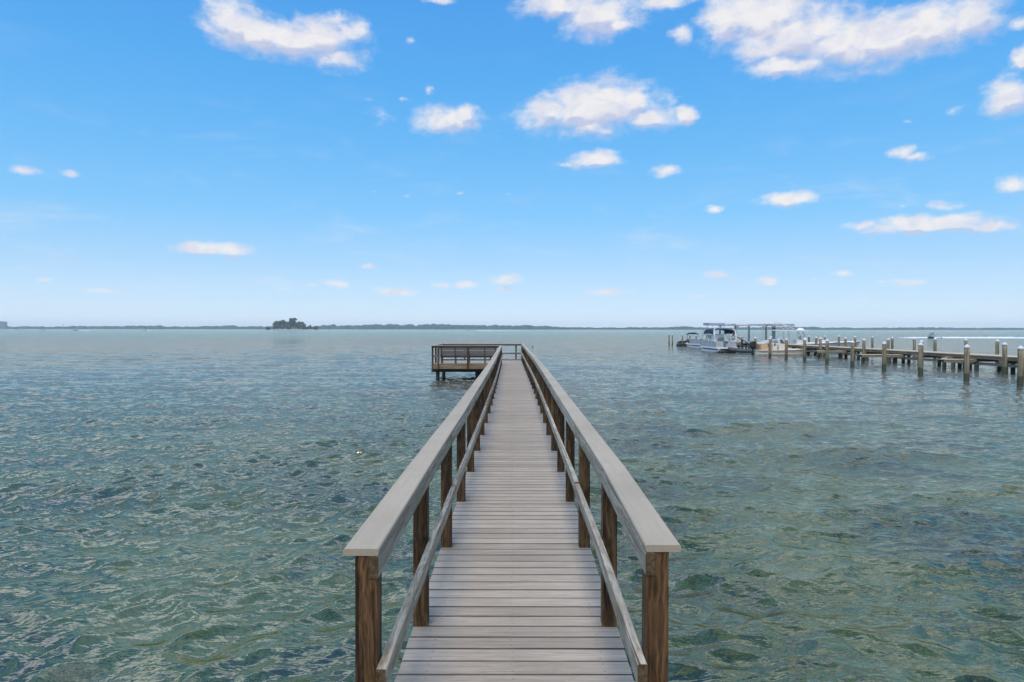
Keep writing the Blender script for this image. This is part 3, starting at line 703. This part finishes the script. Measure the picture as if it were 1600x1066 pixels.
# pontoon boats: local x across, y along; the near end at y=0
def pontoon(label, loc, rz, W_=2.5, L=6.6, canopy='navy', fence='panel', top=2.55, mh=0.0):
    t = thing('pontoon_boat', label, 'boat', loc, rz, 'pontoon boats')
    for x in (-W_/2+.35, W_/2-.35):
        p = MB(); pts = [(x, -.25, .38), (x, -.05, .27), (x, .35, .16), (x, .8, .12), (x, L-.3, .12), (x, L, .16)]
        rr = [.03, .15, .27, .31, .31, .22]; rings = [[(px+r_*cos(2*pi*j/14), py, pz+r_*sin(2*pi*j/14)) for j in range(14)] for (px, py, pz), r_ in zip(pts, rr)]
        p.loft(rings); p.build('pontoon', M['silver'], t, smooth=True)
    p = MB(); p.box(-W_/2, W_/2, 0, L, .50, .60); p.build('deck', M['grey'], t)
    p = MB(); p.box(-W_/2-.02, W_/2+.02, -.02, .03, .47, .62); p.box(-W_/2-.02, -W_/2+.02, .031, L, .47, .62); p.box(W_/2-.02, W_/2+.02, .031, L, .47, .62); p.build('deck_trim', M['white'], t)
    # fence panels with a gate gap
    fz0, fz1 = .64, 1.28
    segs = [(-W_/2+.12, -.30, .28, .30), (.22, W_/2-.12, .28, .30)]
    p = MB()
    for a, b_, c_, d_ in segs: p.box(a, b_, c_, d_, fz0, fz1)
    for x in (-W_/2+.06, W_/2-.08): p.box(x, x+.02, .32, L-.4, fz0, fz1)
    p.build('fence_panel', M[fence], t)
    p = MB()
    for z in (fz1, (fz0+fz1)/2, fz0):
        for a, b_, c_, d_ in segs: p.tube([(a, .27, z), (b_, .27, z)], .022, 6)
        for x in (-W_/2+.07, W_/2-.07): p.tube([(x-.02*(1 if x < 0 else -1), .30, z), (x-.02*(1 if x < 0 else -1), L-.4, z)], .022, 6)
    for x in (-W_/2+.1, -.75, -.30, .22, .7, W_/2-.1): p.tube([(x, .265, .6), (x, .265, fz1)], .022, 6)
    for y_ in (1.4, 2.6, 3.8, 5.0, 6.1):
        for x in (-W_/2+.045, W_/2-.045): p.tube([(x, y_, .6), (x, y_, fz1)], .022, 6)
    p.build('rail', M['silver'], t)
    for x0, x1, y0, y1, mm in ((-W_/2+.14, -W_/2+.75, .5, 2.2, 'white'), (W_/2-.75, W_/2-.14, .5, 2.2, 'white'), (-W_/2+.14, -W_/2+.75, 4.2, 6.0, 'cooler')):
        p = MB(); p.box(x0, x1, y0, y1, .60, 1.0); p.box(x0 if x0 < 0 else x1-.16, x0+.16 if x0 < 0 else x1, y0, y1, 1.0, 1.38, .03); p.build('seat', M[mm], t)
    p = MB(); p.box(-.1, .65, 3.0, 3.5, .6, 1.45, .04); p.box(-.05, .60, 2.98, 3.02, 1.45, 1.75); con = p.build('console', M['cooler'], t)
    p = MB(); p.tube([(.28+.2*cos(a*pi/6), 3.60, 1.42+.2*sin(a*pi/6)) for a in range(13)], .02, 6); p.build('wheel', M['black'], con)
    if canopy:
        p = MB(); n_ = 9; rings = []
        for i in range(n_):
            y_ = 1.1+i*(3.8/(n_-1)); sag = .12*(1-((i-4)/4)**2)-.05*(i % 2)
            rings.append([(x, y_, top+sag+.16*(1-(x/(W_/2))**2)-(0.42 if abs(x) > W_/2-.02 else 0)) for x in (-W_/2+.0, -W_/2+.05, -.6, 0, .6, W_/2-.05, W_/2)] +
                         [(x, y_, top-.05+sag+.16*(1-(x/(W_/2))**2)-(0.42 if abs(x) > W_/2-.02 else 0)) for x in (W_/2, W_/2-.05, .6, 0, -.6, -W_/2+.05, -W_/2)])
        p.loft(rings); cn = p.build('canopy', M[canopy], t)
        for x in (-W_/2+.06, W_/2-.06):
            for ya, yb in ((1.15, 2.8), (2.9, 2.85), (4.85, 3.0)):
                p = MB(); p.tube([(x, yb, fz1-.02), (x, ya, top+.02)], .028, 6); p.build('canopy_pole', M['white'], t)
    outboard(t, 0, 0, 0, 'black') if False else None
    mo = MB(); mo.loft([[(x, y_, z) for x, y_, z in ring] for ring in ([(-.2, L-.1, .6), (.2, L-.1, .6), (.2, L+.5, .6), (-.2, L+.5, .6)], [(-.22, L-.12, .9), (.22, L-.12, .9), (.22, L+.55, .9), (-.22, L+.55, .9)], [(-.16, L, 1.25), (.16, L, 1.25), (.16, L+.4, 1.2), (-.16, L+.4, 1.2)])]); mo.box(-.06, .06, L+.05, L+.3, -.3, .6); mo.build('motor', M['black'], t)
    return t
pt = pontoon('silver pontoon boat under a navy blue canopy at the left end of the marina', (24.4, 77.5, 0), 0)
# white arch poles of that canopy stand proud on its near end
p = MB()
for sg in (-1, 1): p.tube([(sg*1.19, .5, 1.25), (sg*1.22, .62, 2.0), (sg*1.20, .9, 2.62), (sg*1.0, 1.1, 2.78)], .045, 8)
p.build('arch', M['white'], pt)
pontoon('silver pontoon boat without canopy, just left of the one with navy canopy', (26.9, 93.0, 0), 0, W_=2.4, L=5.8, canopy=None)

# grey hard-top boat behind the pontoon boat
hb = thing('hardtop_boat', 'boat with mauve and blue grey roofs showing above the navy canopied pontoon boat', 'boat', (27.2, 88.5, 0), pi*.5)
make_hull(hb, 7.4, 2.7, .95, 'grey', 'white', 'white')
p = MB(); p.box(1.6, 4.6, -.8, .8, .9, 2.0, .05); p.build('cabin', M['white'], hb)
p = MB(); p.box(4.605, 4.63, -.7, .7, 1.45, 1.92); p.box(1.9, 4.3, .802, .82, 1.45, 1.92); p.box(1.9, 4.3, -.82, -.802, 1.45, 1.92); p.build('window', M['glass'], hb)
p = MB(); p.box(.4, 5.0, -1.65, 1.65, 2.78, 2.92, .04); p.build('roof', M['bluegrey'], hb)
p = MB(); p.box(1.2, 3.8, -.75, 1.35, 3.20, 3.52, .04); p.build('upper_canopy', M['mauve'], hb)
p = MB()
for x in (.6, 2.7, 4.8):
    for sg in (-1.1, 1.1): p.tube([(x, sg, .9), (x, sg, 2.79)], .035, 6)
for x in (1.4, 3.6):
    for sg in (-.8, .8): p.tube([(x, sg, 2.9), (x, sg, 3.24)], .03, 6)
p.build('roof_post', M['silver'], hb)

# small open boat and jet ski at the far left end
sb = thing('open_boat', 'small grey open boat with black seats and folded canopy, at the marina far left', 'boat', (26.6, 100.6, 0), pi*.42)
make_hull(sb, 4.6, 1.9, .55, 'grey', 'dkgrey', 'white')
p = MB(); p.box(1.6, 2.2, -.35, .35, .5, 1.15, .04); p.box(.9, 1.3, -.6, .6, .4, .85); p.build('seat', M['black'], sb)
p = MB()
for sg in (-.7, .7): p.tube([(2.4, sg, .65), (1.0, sg, 1.5), (.2, sg, 2.0)], .025, 6)
p.build('canopy_frame', M['silver'], sb)
p = MB(); p.tube([(.45, -.8, 1.95), (.2, -.4, 2.08), (.15, .4, 2.08), (.45, .8, 1.95)], .13, 8, .13); p.build('folded_canopy', M['navy'], sb)
outboard(sb, -.05, 0, .55)
sb2 = thing('fishing_boat', 'low boat with a raised black engine beside the small grey open boat', 'boat', (28.4, 97.5, 0), pi*.55)
make_hull(sb2, 4.4, 1.8, .5, 'white', 'white', 'silver')
outboard(sb2, -.05, 0, .65, 'black', 1.1, -.7)
p = MB(); p.box(1.5, 2.1, -.35, .35, .45, 1.2, .04); p.build('console', M['grey'], sb2)
js = thing('jet_ski', 'black jet ski at the far left tip of the marina', 'jet ski', (25.9, 107.5, 0), -.15)
p = MB(); rings = []
for x, wd, top, bt in ((0, .5, .42, .0), (.3, .58, .46, -.05), (1.2, .6, .5, -.1), (2.1, .5, .56, -.05), (2.7, .28, .62, .1), (3.0, .03, .62, .4)):
    rings.append([(x, wd, top*.7), (x, wd*.7, bt), (x, -wd*.7, bt), (x, -wd, top*.7), (x, -wd*.5, top), (x, wd*.5, top)])
p.loft(rings); p.build('hull', M['dkgrey'], js)
p = MB(); p.loft([[(x, wd, .45), (x, -wd, .45), (x, -wd*.7, z), (x, wd*.7, z)] for x, wd, z in ((.15, .22, .72), (.7, .24, .88), (1.25, .22, .84), (1.6, .26, 1.0))]); p.build('seat', M['black'], js)
p = MB(); p.loft([[(x, wd, .48), (x, -wd, .48), (x, -wd*.5, z), (x, wd*.5, z)] for x, wd, z in ((1.61, .3, 1.05), (1.9, .34, 1.12), (2.4, .26, .8), (2.8, .1, .64))]); p.tube([(1.6, -.38, 1.12), (1.75, 0, 1.16), (1.6, .38, 1.12)], .035, 6); p.build('cowling', M['black'], js)

# cream centre console boat lying across, bow to the right
cc = thing('center_console_boat', 'cream centre console boat lying broadside in front of the dock, bow to the right', 'boat', (25.4, 71.3, 0), .04)
make_hull(cc, 5.9, 2.1, .50, 'creamhull', 'cream', 'cream')
p = MB(); p.box(.28, .98, -.85, .85, .35, 1.20, .05); p.box(1.0, 1.6, -.8, .8, .30, .78, .04); p.build('seat', M['tan'], cc)
p = MB(); p.box(2.35, 3.15, -.42, .42, .2, 1.20, .06); p.box(3.2, 3.75, -.4, .4, .2, .75, .05); con = p.build('console', M['cream'], cc)
p = MB(); p.loft([[(2.95, -.40, 1.2), (2.95, .40, 1.2), (2.72, .34, 1.58), (2.72, -.34, 1.58)], [(2.98, -.40, 1.2), (2.98, .40, 1.2), (2.75, .34, 1.58), (2.75, -.34, 1.58)]]); p.build('windshield', M['glass'], con)
p = MB(); p.box(1.75, 2.15, -.4, .4, .2, .95, .04); p.box(1.75, 1.83, -.4, .4, .95, 1.3, .03); p.build('leaning_post', M['cream'], cc)
outboard(cc, .0, 0, .72, 'black', 1.05)
p = MB()
for x in (4.1, 4.7, 5.3): p.tube([(x, .62-(x-4.1)*.3, .55), (x, .60-(x-4.1)*.3, .82)], .018, 6); p.tube([(x, -.62+(x-4.1)*.3, .55), (x, -.60+(x-4.1)*.3, .82)], .018, 6)
p.build('bow_rail', M['silver'], cc)
# grey inflatable between the pontoon boat and the cream boat
ib = thing('dinghy', 'dark grey inflatable dinghy between the navy canopied pontoon boat and the cream boat', 'dinghy', (27.0, 75.6, 0), 2.6)
p = MB()
p.tube([(0, -.62, .28), (1.6, -.65, .30), (2.4, -.45, .38), (2.85, 0, .46), (2.4, .45, .38), (1.6, .65, .30), (0, .62, .28)], .22, 12); p.build('tube', M['dkgrey'], ib, smooth=True)
p = MB(); p.box(0, 2.3, -.5, .5, .12, .18); p.box(0, .06, -.5, .5, .18, .55); p.box(.9, 1.15, -.55, .55, .35, .42); p.build('floor', M['grey'], ib)
outboard(ib, -.02, 0, .5, 'black', .7)
gb = thing('covered_boat', 'low boat under a pale grey cover behind the dinghy', 'boat', (29.6, 82.6, 0), 0)
make_hull(gb, 4.6, 1.9, .75, 'grey', 'dkgrey', 'white')
p = MB(); p.loft([[(x, wd, .82), (x, wd*.6, z), (x, 0, z+.1), (x, -wd*.6, z), (x, -wd, .82)] for x, wd, z in ((.05, .9, .95), (.9, .96, 1.25), (2.0, .96, 1.42), (3.0, .85, 1.2), (4.3, .3, .98))]); p.build('cover', M['panel'], gb)

# white boat with a hard T-top, behind the cream boat
tb = thing('t_top_boat', 'white boat with a flat white top on thin posts, moored beyond the cream boat', 'boat', (31.9, 80.4, 0), .12)
for o_ in (tb,): o_.location = (31.9, 80.4, 0)
make_hull(tb, 6.6, 2.3, .95, 'grey', 'white', 'white')
p = MB(); p.box(-.8, 2.6, -1.0, 1.0, 2.50, 2.62, .05); p.loft([[(x, -.3, 2.615), (x, .3, 2.615), (x, .2, z), (x, -.2, z)] for x, z in ((1.8, 2.64), (2.1, 2.86), (2.35, 2.8), (2.55, 2.64))]); tt = p.build('top', M['white'], tb)
p = MB()
for x, xb in ((.3, .6), (2.1, 2.4)):
    for sg in (-.6, .6): p.tube([(xb, sg, .8), (x, sg, 2.52)], .03, 6)
p.build('top_post', M['silver'], tb)
p = MB(); p.box(1.5, 2.3, -.45, .45, .5, 1.5, .05); p.build('console', M['white'], tb)
p = MB(); p.tube([(2.2, -.5, 1.5), (2.5, -.5, 2.0), (2.2, -.5, 2.35)], .03, 6); p.tube([(2.2, .5, 1.5), (2.5, .5, 2.0), (2.2, .5, 2.35)], .03, 6); p.tube([(2.5, -.5, 1.52), (2.5, .5, 1.52)], .03, 6); p.build('windshield_frame', M['navy'], tb)
outboard(tb, -.05, -.1, 1.0, 'white', 1.1)
wb = thing('skiff', 'grey hulled skiff with white gunwale, bow pointing right, beyond the dock', 'boat', (37.4, 86.6, 0), .05)
make_hull(wb, 6.6, 2.2, .95, 'grey', 'white', 'white')
p = MB(); p.box(1.8, 2.4, -.4, .4, .6, 1.35, .04); p.build('console', M['white'], wb)
outboard(wb, -.05, 0, .9, 'white')

# ---- boat lifts: tall dark piles and pale beams
def lift(label, x0, x1, y0, y1, zt, piles=None):
    t = thing('boat_lift', label, 'boat lift', (x0, y0, 0), 0, 'boat lifts')
    w_, l_ = x1-x0, y1-y0
    for x, y_ in (piles or [(a, b_) for a in (0, w_) for b_ in (0, l_)]):
            p = MB(); p.tube([(x, y_, -1.6), (x, y_, zt-.12)], .13, 12, .12); p.build('pile', M['tall'], t, smooth=True)
    p = MB()
    for y_ in (0, l_): p.box(-.35, w_+.35, y_-.09, y_+.09, zt-.12, zt+.04)
    p.build('top_beam', M['panel'], t)
    p = MB()
    for x in (-.12, w_+.02): p.box(x, x+.10, -.3, l_+.3, zt+.042, zt+.15)
    p.build('side_beam', M['silver'], t)
    p = MB()
    for x in (.25, w_-.25):
        for y_ in (.15, l_-.15): p.tube([(x, y_, zt-.1), (x, y_, 1.0)], .022, 6)
    for y_ in (.15, l_-.15): p.box(.1, w_-.1, y_-.05, y_+.05, .88, 1.0)
    p.build('cradle', M['silver'], t)
    p = MB(); p.box(.1, .45, -.3, -.1, zt-.32, zt-.12); p.box(w_-.5, w_-.15, -.3, -.1, zt-.32, zt-.12); p.build('motor_box', M['grey'], t)
    return t
l1 = lift('boat lift of dark piles with pale beams right of the navy canopied pontoon boat', 28.9, 32.9, 88.4, 94.8, 3.25)
l2 = lift('boat lift with white curved roof arms sloping down to the right', 33.5, 36.2, 88.2, 92.2, 3.25, [(.4, 0), (2.7, 6.6)])
p = MB()
for y_ in (-.6, 1.0, 2.6):
    pts = [(-.4, y_, 3.34), (0, y_, 3.52), (.5, y_, 3.56), (1.1, y_, 3.38), (2.0, y_, 3.02), (2.7, y_, 2.72)]
    p.tube(pts, .05, 6)
for q in (0, 2, 3, 4, 5): p.tube([(pts[q][0], -.6, pts[q][2]), (pts[q][0], 2.6, pts[q][2])], .04, 6)
p.build('roof_arm', M['white'], l2)
wl = thing('hand_wheel_winch', 'large white hand wheel winch on a post beside the navy canopied pontoon boat', 'winch', (26.35, 81.4, 0))
p = MB(); p.tube([(0, .1, -1.5), (0, .1, 2.1)], .11, 10); p.build('post', M['tall'], wl, smooth=True)
p = MB()
p.tube([(.42*cos(k*pi/10), -.12, 1.72+.42*sin(k*pi/10)) for k in range(21)], .035, 6)
for k in range(3): p.tube([(.42*cos(k*pi/3), -.12, 1.72+.42*sin(k*pi/3)), (-.42*cos(k*pi/3), -.12, 1.72-.42*sin(k*pi/3))], .025, 6)
p.tube([(0, -.16, 1.72), (0, .0, 1.72)], .07, 8); p.build('wheel', M['white'], wl)
gp = thing('gangway', 'sloping grey gangway ramp leaning down beside the hand wheel', 'ramp', (26.9, 83.6, 0))
p = MB(); p.loft([[(0, -.4, 2.15), (0, .4, 2.15), (0, .4, 2.08), (0, -.4, 2.08)], [(2.1, -.4, 1.02), (2.1, .4, 1.02), (2.1, .4, .95), (2.1, -.4, .95)]]); p.build('walkway', M['silver'], gp)
p = MB()
for y_ in (-.4, .4): p.tube([(0, y_, 2.5), (2.1, y_, 1.4)], .03, 6); p.tube([(0, y_, 2.1), (0, y_, 2.5)], .03, 6); p.tube([(2.1, y_, 1.0), (2.1, y_, 1.4)], .03, 6)
p.build('handrail', M['silver'], gp)

# ---- running boats out on the bay
def person(label, loc, rz, mcl='cloth', sc=1.0):
    """standing figure grown from a skinned skeleton"""
    me = bpy.data.meshes.new('person')
    v = [(0,0,.92),(0,.01,1.15),(0,.02,1.40),(0,.02,1.50),(0,.03,1.62),(0,.02,1.72),(.10,0,.90),(.12,.02,.48),(.12,-.02,.08),(.13,.12,.03),(-.10,0,.90),(-.12,.02,.48),(-.12,-.02,.08),(-.13,.12,.03),
         (.18,.02,1.40),(.24,.04,1.14),(.18,.26,1.12),(.16,.34,1.13),(-.18,.02,1.40),(-.24,.04,1.14),(-.18,.26,1.12),(-.16,.34,1.13)]
    e = [(0,1),(1,2),(2,3),(3,4),(4,5),(0,6),(6,7),(7,8),(8,9),(0,10),(10,11),(11,12),(12,13),(2,14),(14,15),(15,16),(16,17),(2,18),(18,19),(19,20),(20,21)]
    rad = [.14,.14,.15,.055,.095,.08,.085,.06,.04,.035,.085,.06,.04,.035,.06,.045,.035,.035,.06,.045,.035,.035]
    me.from_pydata(v, e, []); o_ = bpy.data.objects.new('person', me); COL.objects.link(o_)
    md = o_.modifiers.new('skin', 'SKIN')
    for k, r_ in enumerate(rad): me.skin_vertices[0].data[k].radius = (r_, r_)
    me.skin_vertices[0].data[0].use_root = True
    sub = o_.modifiers.new('sub', 'SUBSURF'); sub.levels = 1; sub.render_levels = 1
    me.materials.append(M[mcl]); o_.location = loc; o_.rotation_euler = (0,0,rz); o_.scale = (sc,)*3
    tag(o_, label, 'person'); return o_
def motor_boat(label, loc, rz, group, top=True):
    t = thing('motor_boat', label, 'boat', loc, rz, group)
    make_hull(t, 7.0, 2.4, 1.0, 'white', 'white', 'white')
    p = MB(); p.box(2.6, 3.5, -.5, .5, .6, 1.75, .05); p.build('console', M['grey'], t)
    if top:
        p = MB(); p.box(1.6, 4.0, -.95, .95, 2.5, 2.62, .05); p.build('top', M['white'], t)
        p = MB()
        for x in (1.9, 3.7):
            for sg in (-.7, .7): p.tube([(x, sg, .8), (x, sg, 2.52)], .04, 6)
        p.build('top_post', M['silver'], t)
    outboard(t, -.05, 0, 1.05, 'black', 1.1)
    return t
rb = motor_boat('white motor boat speeding across the bay beyond the dock, trailing foam', (130.8, 213.0, .05), pi+1.0, 'motor boats out on the bay')
rb.rotation_euler = (0, -.05, pi+1.0); rb.scale = (.95, .95, .66)
def foam_strip(mb, pts, w0, w1, h0, h1, n=90):
    P0 = [Vector(p) for p in pts]
    rings = []
    for i in range(n+1):
        t = i/n*(len(P0)-1); k = min(int(t), len(P0)-2); p = P0[k].lerp(P0[k+1], t-k); dv = (P0[k+1]-P0[k]).normalized(); nrm = Vector((-dv.y, dv.x, 0))
        f = i/n; wd = (w0+(w1-w0)*f)*random.uniform(.5, 1.3); h = (h0+(h1-h0)*f)*random.uniform(.3, 1.25); s_ = random.uniform(-.3, .3)*wd
        rings.append([tuple(p+nrm*(a*wd+s_)+Vector((0, 0, z))) for a, z in ((-1, -.05), (-.6, h*.55), (-.1, h), (.5, h*.6), (1, -.05))])
    mb.loft(rings)
fo = MB()
foam_strip(fo, [(136.5, 214.6, 0), (150, 219, 0), (172, 226, 0), (215, 240, 0)], .9, 2.4, .42, .05, 160)
foam_strip(fo, [(134.0, 213.0, 0), (146, 211.5, 0), (165, 209.5, 0)], .7, 1.0, .4, .10, 80)
foam_strip(fo, [(132, 216.5, 0), (125, 216, 0), (133, 222, 0), (150, 232, 0), (180, 246, 0)], .6, 1.6, .35, .10, 120)
foam_strip(fo, [(126.5, 213.5, 0), (122, 215.5, 0)], .6, .3, .5, .1, 20)
fo.build('wake', M['foam']); bpy.data.objects['wake']['kind'] = 'stuff'
for k in range(2):
    person(['person in grey standing at the wheel of the speeding white motor boat', 'person in dark blue standing at the stern of the speeding white motor boat'][k], (129.6+k*.9, 210.9+k*.7, .45), pi/2, ['cloth', 'navy'][k], .74)
rb2 = motor_boat('tiny dark motor boat near the middle of the horizon with a long white wake', (-62, 1010, .1), pi, 'motor boats out on the bay', False); rb2.scale = (1.2, 1.2, 1.0)
fo = MB(); foam_strip(fo, [(-52, 1010, 0), (-44, 1010, 0), (-20, 1012, 0), (28, 1015, 0)], 1.5, 1.2, .9, .12, 90); fo.build('wake', M['foam']); bpy.data.objects['wake.001']['kind'] = 'stuff'
fb = [(26, 900, 'leftmost small boat lying off the far left shore'), (62, 1000, 'small boat off the far left shore, second from the left edge'), (114, 900, 'small boat off the far left shore, third from the left edge'), (226, 860, 'small white boat with short wake left of the wooded island')]
for k, (px, d_, lab) in enumerate(fb):
    c_ = copy_thing(rb if k != 1 else rb2, ((px-799)*d_/F, d_, .05), pi if k == 3 else .6*k, lab, 'motor boats out on the bay'); c_.scale = (1.0, 1.0, 1.1)
fo = MB(); foam_strip(fo, [((235-799)*860/F, 860, 0), ((228-799)*860/F, 862, 0)], 1.5, 1.5, .8, .4, 20); foam_strip(fo, [((140-799)*900/F, 900, 0), ((122-799)*900/F, 900, 0)], 1.5, 1.5, .6, .4, 30); fo.build('wake', M['foam']); bpy.data.objects['wake.002']['kind'] = 'stuff'
by = thing('buoy', 'tiny dark marker buoy in the water right of the pier end', 'buoy', (3.05, 101, 0)); by.scale = (.5, .5, .38)
p = MB(); p.tube([(0, 0, -.3), (0, 0, .25)], .16, 10, .2); p.build('float', M['dkgrey'], by)
p = MB(); p.tube([(0, 0, .25), (0, 0, .9)], .05, 8); p.build('staff', M['black'], by)

# ------------------------------------------------------------------ island with its trees
DI = 1700.0
k_ = DI/F
isl = MB(); ring0 = []; ring1 = []; ring2 = []
cx0 = (461-799)*k_
for j in range(40):
    a = 2*pi*j/40; rr = 1+.12*sin(3*a+.5)+.06*sin(7*a)
    ring0.append((cx0+62*k_/1.6*rr*cos(a)*1.0, DI+20*rr*sin(a), -.6)); ring1.append((cx0+58*k_/1.6*rr*cos(a), DI+17*rr*sin(a), .7)); ring2.append((cx0+30*k_/1.6*rr*cos(a), DI+8*rr*sin(a), 1.4))
isl.loft([ring0, ring1, ring2]); io = isl.build('island_ground', M['sand']); io['kind'] = 'structure'
def crown(cx, cy, z0, w_, h, nclump, leafsz, per, flat=1.0):
    c_ = MB()
    for _ in range(nclump):
        u = random.random(); th = random.uniform(0, 2*pi); rad = random.random()**.6
        z = z0+h*(.12+.85*u); prof = sin(pi*min(1, (.15+.85*u)))**.6
        ox, oy = cx+w_*rad*prof*cos(th), cy+w_*rad*prof*sin(th)*flat; cr = w_*random.uniform(.16, .34)
        for _ in range(per):
            d_ = Vector((random.gauss(0, 1), random.gauss(0, 1), random.gauss(0, .8))).normalized()*cr*random.uniform(.55, 1)
            p0 = Vector((ox, oy, z))+d_; a = Vector((random.gauss(0, 1), random.gauss(0, 1), random.gauss(0, .7))).normalized()*leafsz; b_ = a.orthogonal().normalized()*leafsz*random.uniform(.7, 1.0)
            c_.add([p0-a, p0-b_, p0+a, p0+b_], [(0, 1, 2, 3)])
    return c_
def tree(name, label, px, base_h, top_y, wpx, cat='tree', dz=0, nc=26, group='trees and bushes on the little island'):
    x = (px-799)*k_; y_ = DI+dz
    h = (514.2-top_y)*k_+1.3; w_ = wpx*k_/2
    t = thing(name, label, cat, (x, y_, .8), 0, group)
    tr = MB(); tr.tube([(0, 0, -.8), (random.uniform(-.4, .4), 0, h*.3), (random.uniform(-.8, .8), .3, h*.62)], max(.25, h*.022), 7, .12)
    for q in range(4):
        a = random.uniform(0, 2*pi); zz = h*random.uniform(.2, .45); tr.tube([(0, 0, zz), (w_*.6*cos(a), w_*.4*sin(a), zz+h*.25)], .22, 5, .08)
    tr.build('trunk', M['bark'], t)
    crown(0, 0, h*base_h, w_, h*(1-base_h), nc, 1.5, 44).build('crown', M['leaf'], t)
tree('mangrove_tree', 'rounded bushy tree at the left end of the little wooded island', 431, .05, 502.5, 15, dz=3)
tree('mangrove_tree', 'broad leafy tree second from the left on the little wooded island', 442, .05, 500.2, 15, dz=-4)
tree('tall_tree', 'tallest slim tree standing above the middle of the little wooded island', 453.5, .12, 497.2, 9, dz=2, nc=30)
tree('tall_tree', 'tall open crowned tree just right of the tallest on the little island', 460, .10, 497.2, 11, dz=-2, nc=30)
tree('mangrove_tree', 'dense low tree filling the middle of the little wooded island', 450, .02, 504, 18, dz=6)
tree('mangrove_tree', 'sloping bushy tree right of the tall trees on the little island', 468, .04, 502.5, 13, dz=3)
tree('mangrove_tree', 'small rounded tree on the right shoulder of the little island', 476, .02, 507, 11, dz=-3, nc=16)
tree('mangrove_shrub', 'low shrub on the tapering right end of the little island', 484, .0, 508.5, 10, 'shrub', 2, 12)
tree('mangrove_shrub', 'outermost low shrub at the far right tip of the little island', 493, .0, 510, 9, 'shrub', -2, 12)
tree('mangrove_shrub', 'low shrub alone at the left tip of the little island', 418, .0, 510.6, 8, 'shrub', 0, 10)

# ------------------------------------------------------------------ far shore: one wooded mass
prof = [(-200, 4.2), (60, 4.2), (120, 4.6), (230, 5.0), (330, 4.4), (350, 5.4), (400, 4.6), (480, 4.2), (505, 6.5), (560, 7.5), (680, 7.8), (800, 7.0), (860, 5.4), (900, 3.6), (1000, 3.4), (1040, 4.0), (1065, 5.0), (1110, 3.9), (1230, 4.6), (1260, 5.4), (1290, 4.4), (1330, 3.5), (1400, 3.4), (1440, 4.2), (1500, 3.4), (1560, 4.0), (1800, 3.6)]
DS = 3300.0; kd = DS/F
def build_shore():
    N = 1500; rows = 9
    pxs = np.linspace(-250, 1850, N)
    base = np.interp(pxs, [p_[0] for p_ in prof], [p_[1] for p_ in prof])
    nz_ = .6*sum(rng.normal(0, 1, N//s_+2).repeat(s_)[:N]*a for s_, a in ((40, .10), (12, .08), (4, .09), (1, .09)))
    ker = np.ones(3)/3; nz_ = np.convolve(nz_, ker, 'same')
    V = []
    for r_ in range(rows):
        f = r_/(rows-1); hh = [0.0, .55, .82, .95, 1.0, .97, .9, .7, 0][r_]
        rn = np.convolve(rng.normal(0, .10, N), ker, 'same')
        z = (base*.88+.7)*kd*hh*(1+nz_+rn*(0 < r_ < rows-1)) - .4
        u = (pxs-799)/F
        d_ = DS+f*90+rng.normal(0, 3, N)
        V.append(np.stack([u*d_, d_, z], -1))
    V = np.concatenate(V); i = np.arange(rows-1)[:, None]; j = np.arange(N-1)[None, :]
    q = np.stack([i*N+j, i*N+j+1, (i+1)*N+j+1, (i+1)*N+j], -1).reshape(-1, 4)
    me = bpy.data.meshes.new('far_woods'); me.from_pydata(V.tolist(), [], q.tolist()); me.materials.append(M['leaf2'])
    o_ = bpy.data.objects.new('far_woods', me); COL.objects.link(o_); o_['kind'] = 'stuff'
build_shore()
sh = MB()
sh.box(-4600, 4600, DS-8, DS+900, -1, .9); so_ = sh.build('far_shore', M['sand']); so_['kind'] = 'structure'
tw = thing('tower_block', 'pale apartment tower on the far shore at the left edge of the view', 'building', ((0-799)*3200/F, 3200, 0))
p = MB(); p.box(-16, 17, 0, 20, -1, 34); p.box(-6, 6, 4, 14, 34, 37); p.build('wall', M['concrete'], tw)
p = MB()
for fl in range(10): p.box(-14, 15, -.25, -.02, 2.2+fl*3.2, 3.9+fl*3.2)
p.build('window', M['glass'], tw)
p = MB(); p.box(-16.6, 17.6, -.6, 20.6, 34.02, 34.6); p.build('roof', M['concrete'], tw)
ms = thing('radio_mast', 'thin pale mast rising from the far shore woods at the left', 'mast', ((98-799)*3200/F, 3200, 0))
p = MB(); p.tube([(0, 0, 0), (0, 0, 26)], 1.2, 6, .5); p.build('pole', M['concrete'], ms)
p = MB(); p.box(-2, 2, -1.5, 1.5, 20, 23); p.build('platform', M['concrete'], ms)

# ------------------------------------------------------------------ the air
hz = MB(); hz.box(-7000, 7000, -1500, 5500, -2.5, 52)
ho = hz.build('haze', []) if False else None
me = bpy.data.meshes.new('haze'); me.from_pydata(hz.v, [], hz.f)
ho = bpy.data.objects.new('haze', me); COL.objects.link(ho); ho['kind'] = 'stuff'
mh = bpy.data.materials.new('air'); mh.use_nodes = True; t = mh.node_tree; t.nodes.clear()
o_ = t.nodes.new('ShaderNodeOutputMaterial'); pv = t.nodes.new('ShaderNodeVolumePrincipled')
pv.inputs['Color'].default_value = (.74, .90, .96, 1); pv.inputs['Density'].default_value = .00012; pv.inputs['Anisotropy'].default_value = 0.0
t.links.new(pv.outputs[0], o_.inputs['Volume']); me.materials.append(mh)
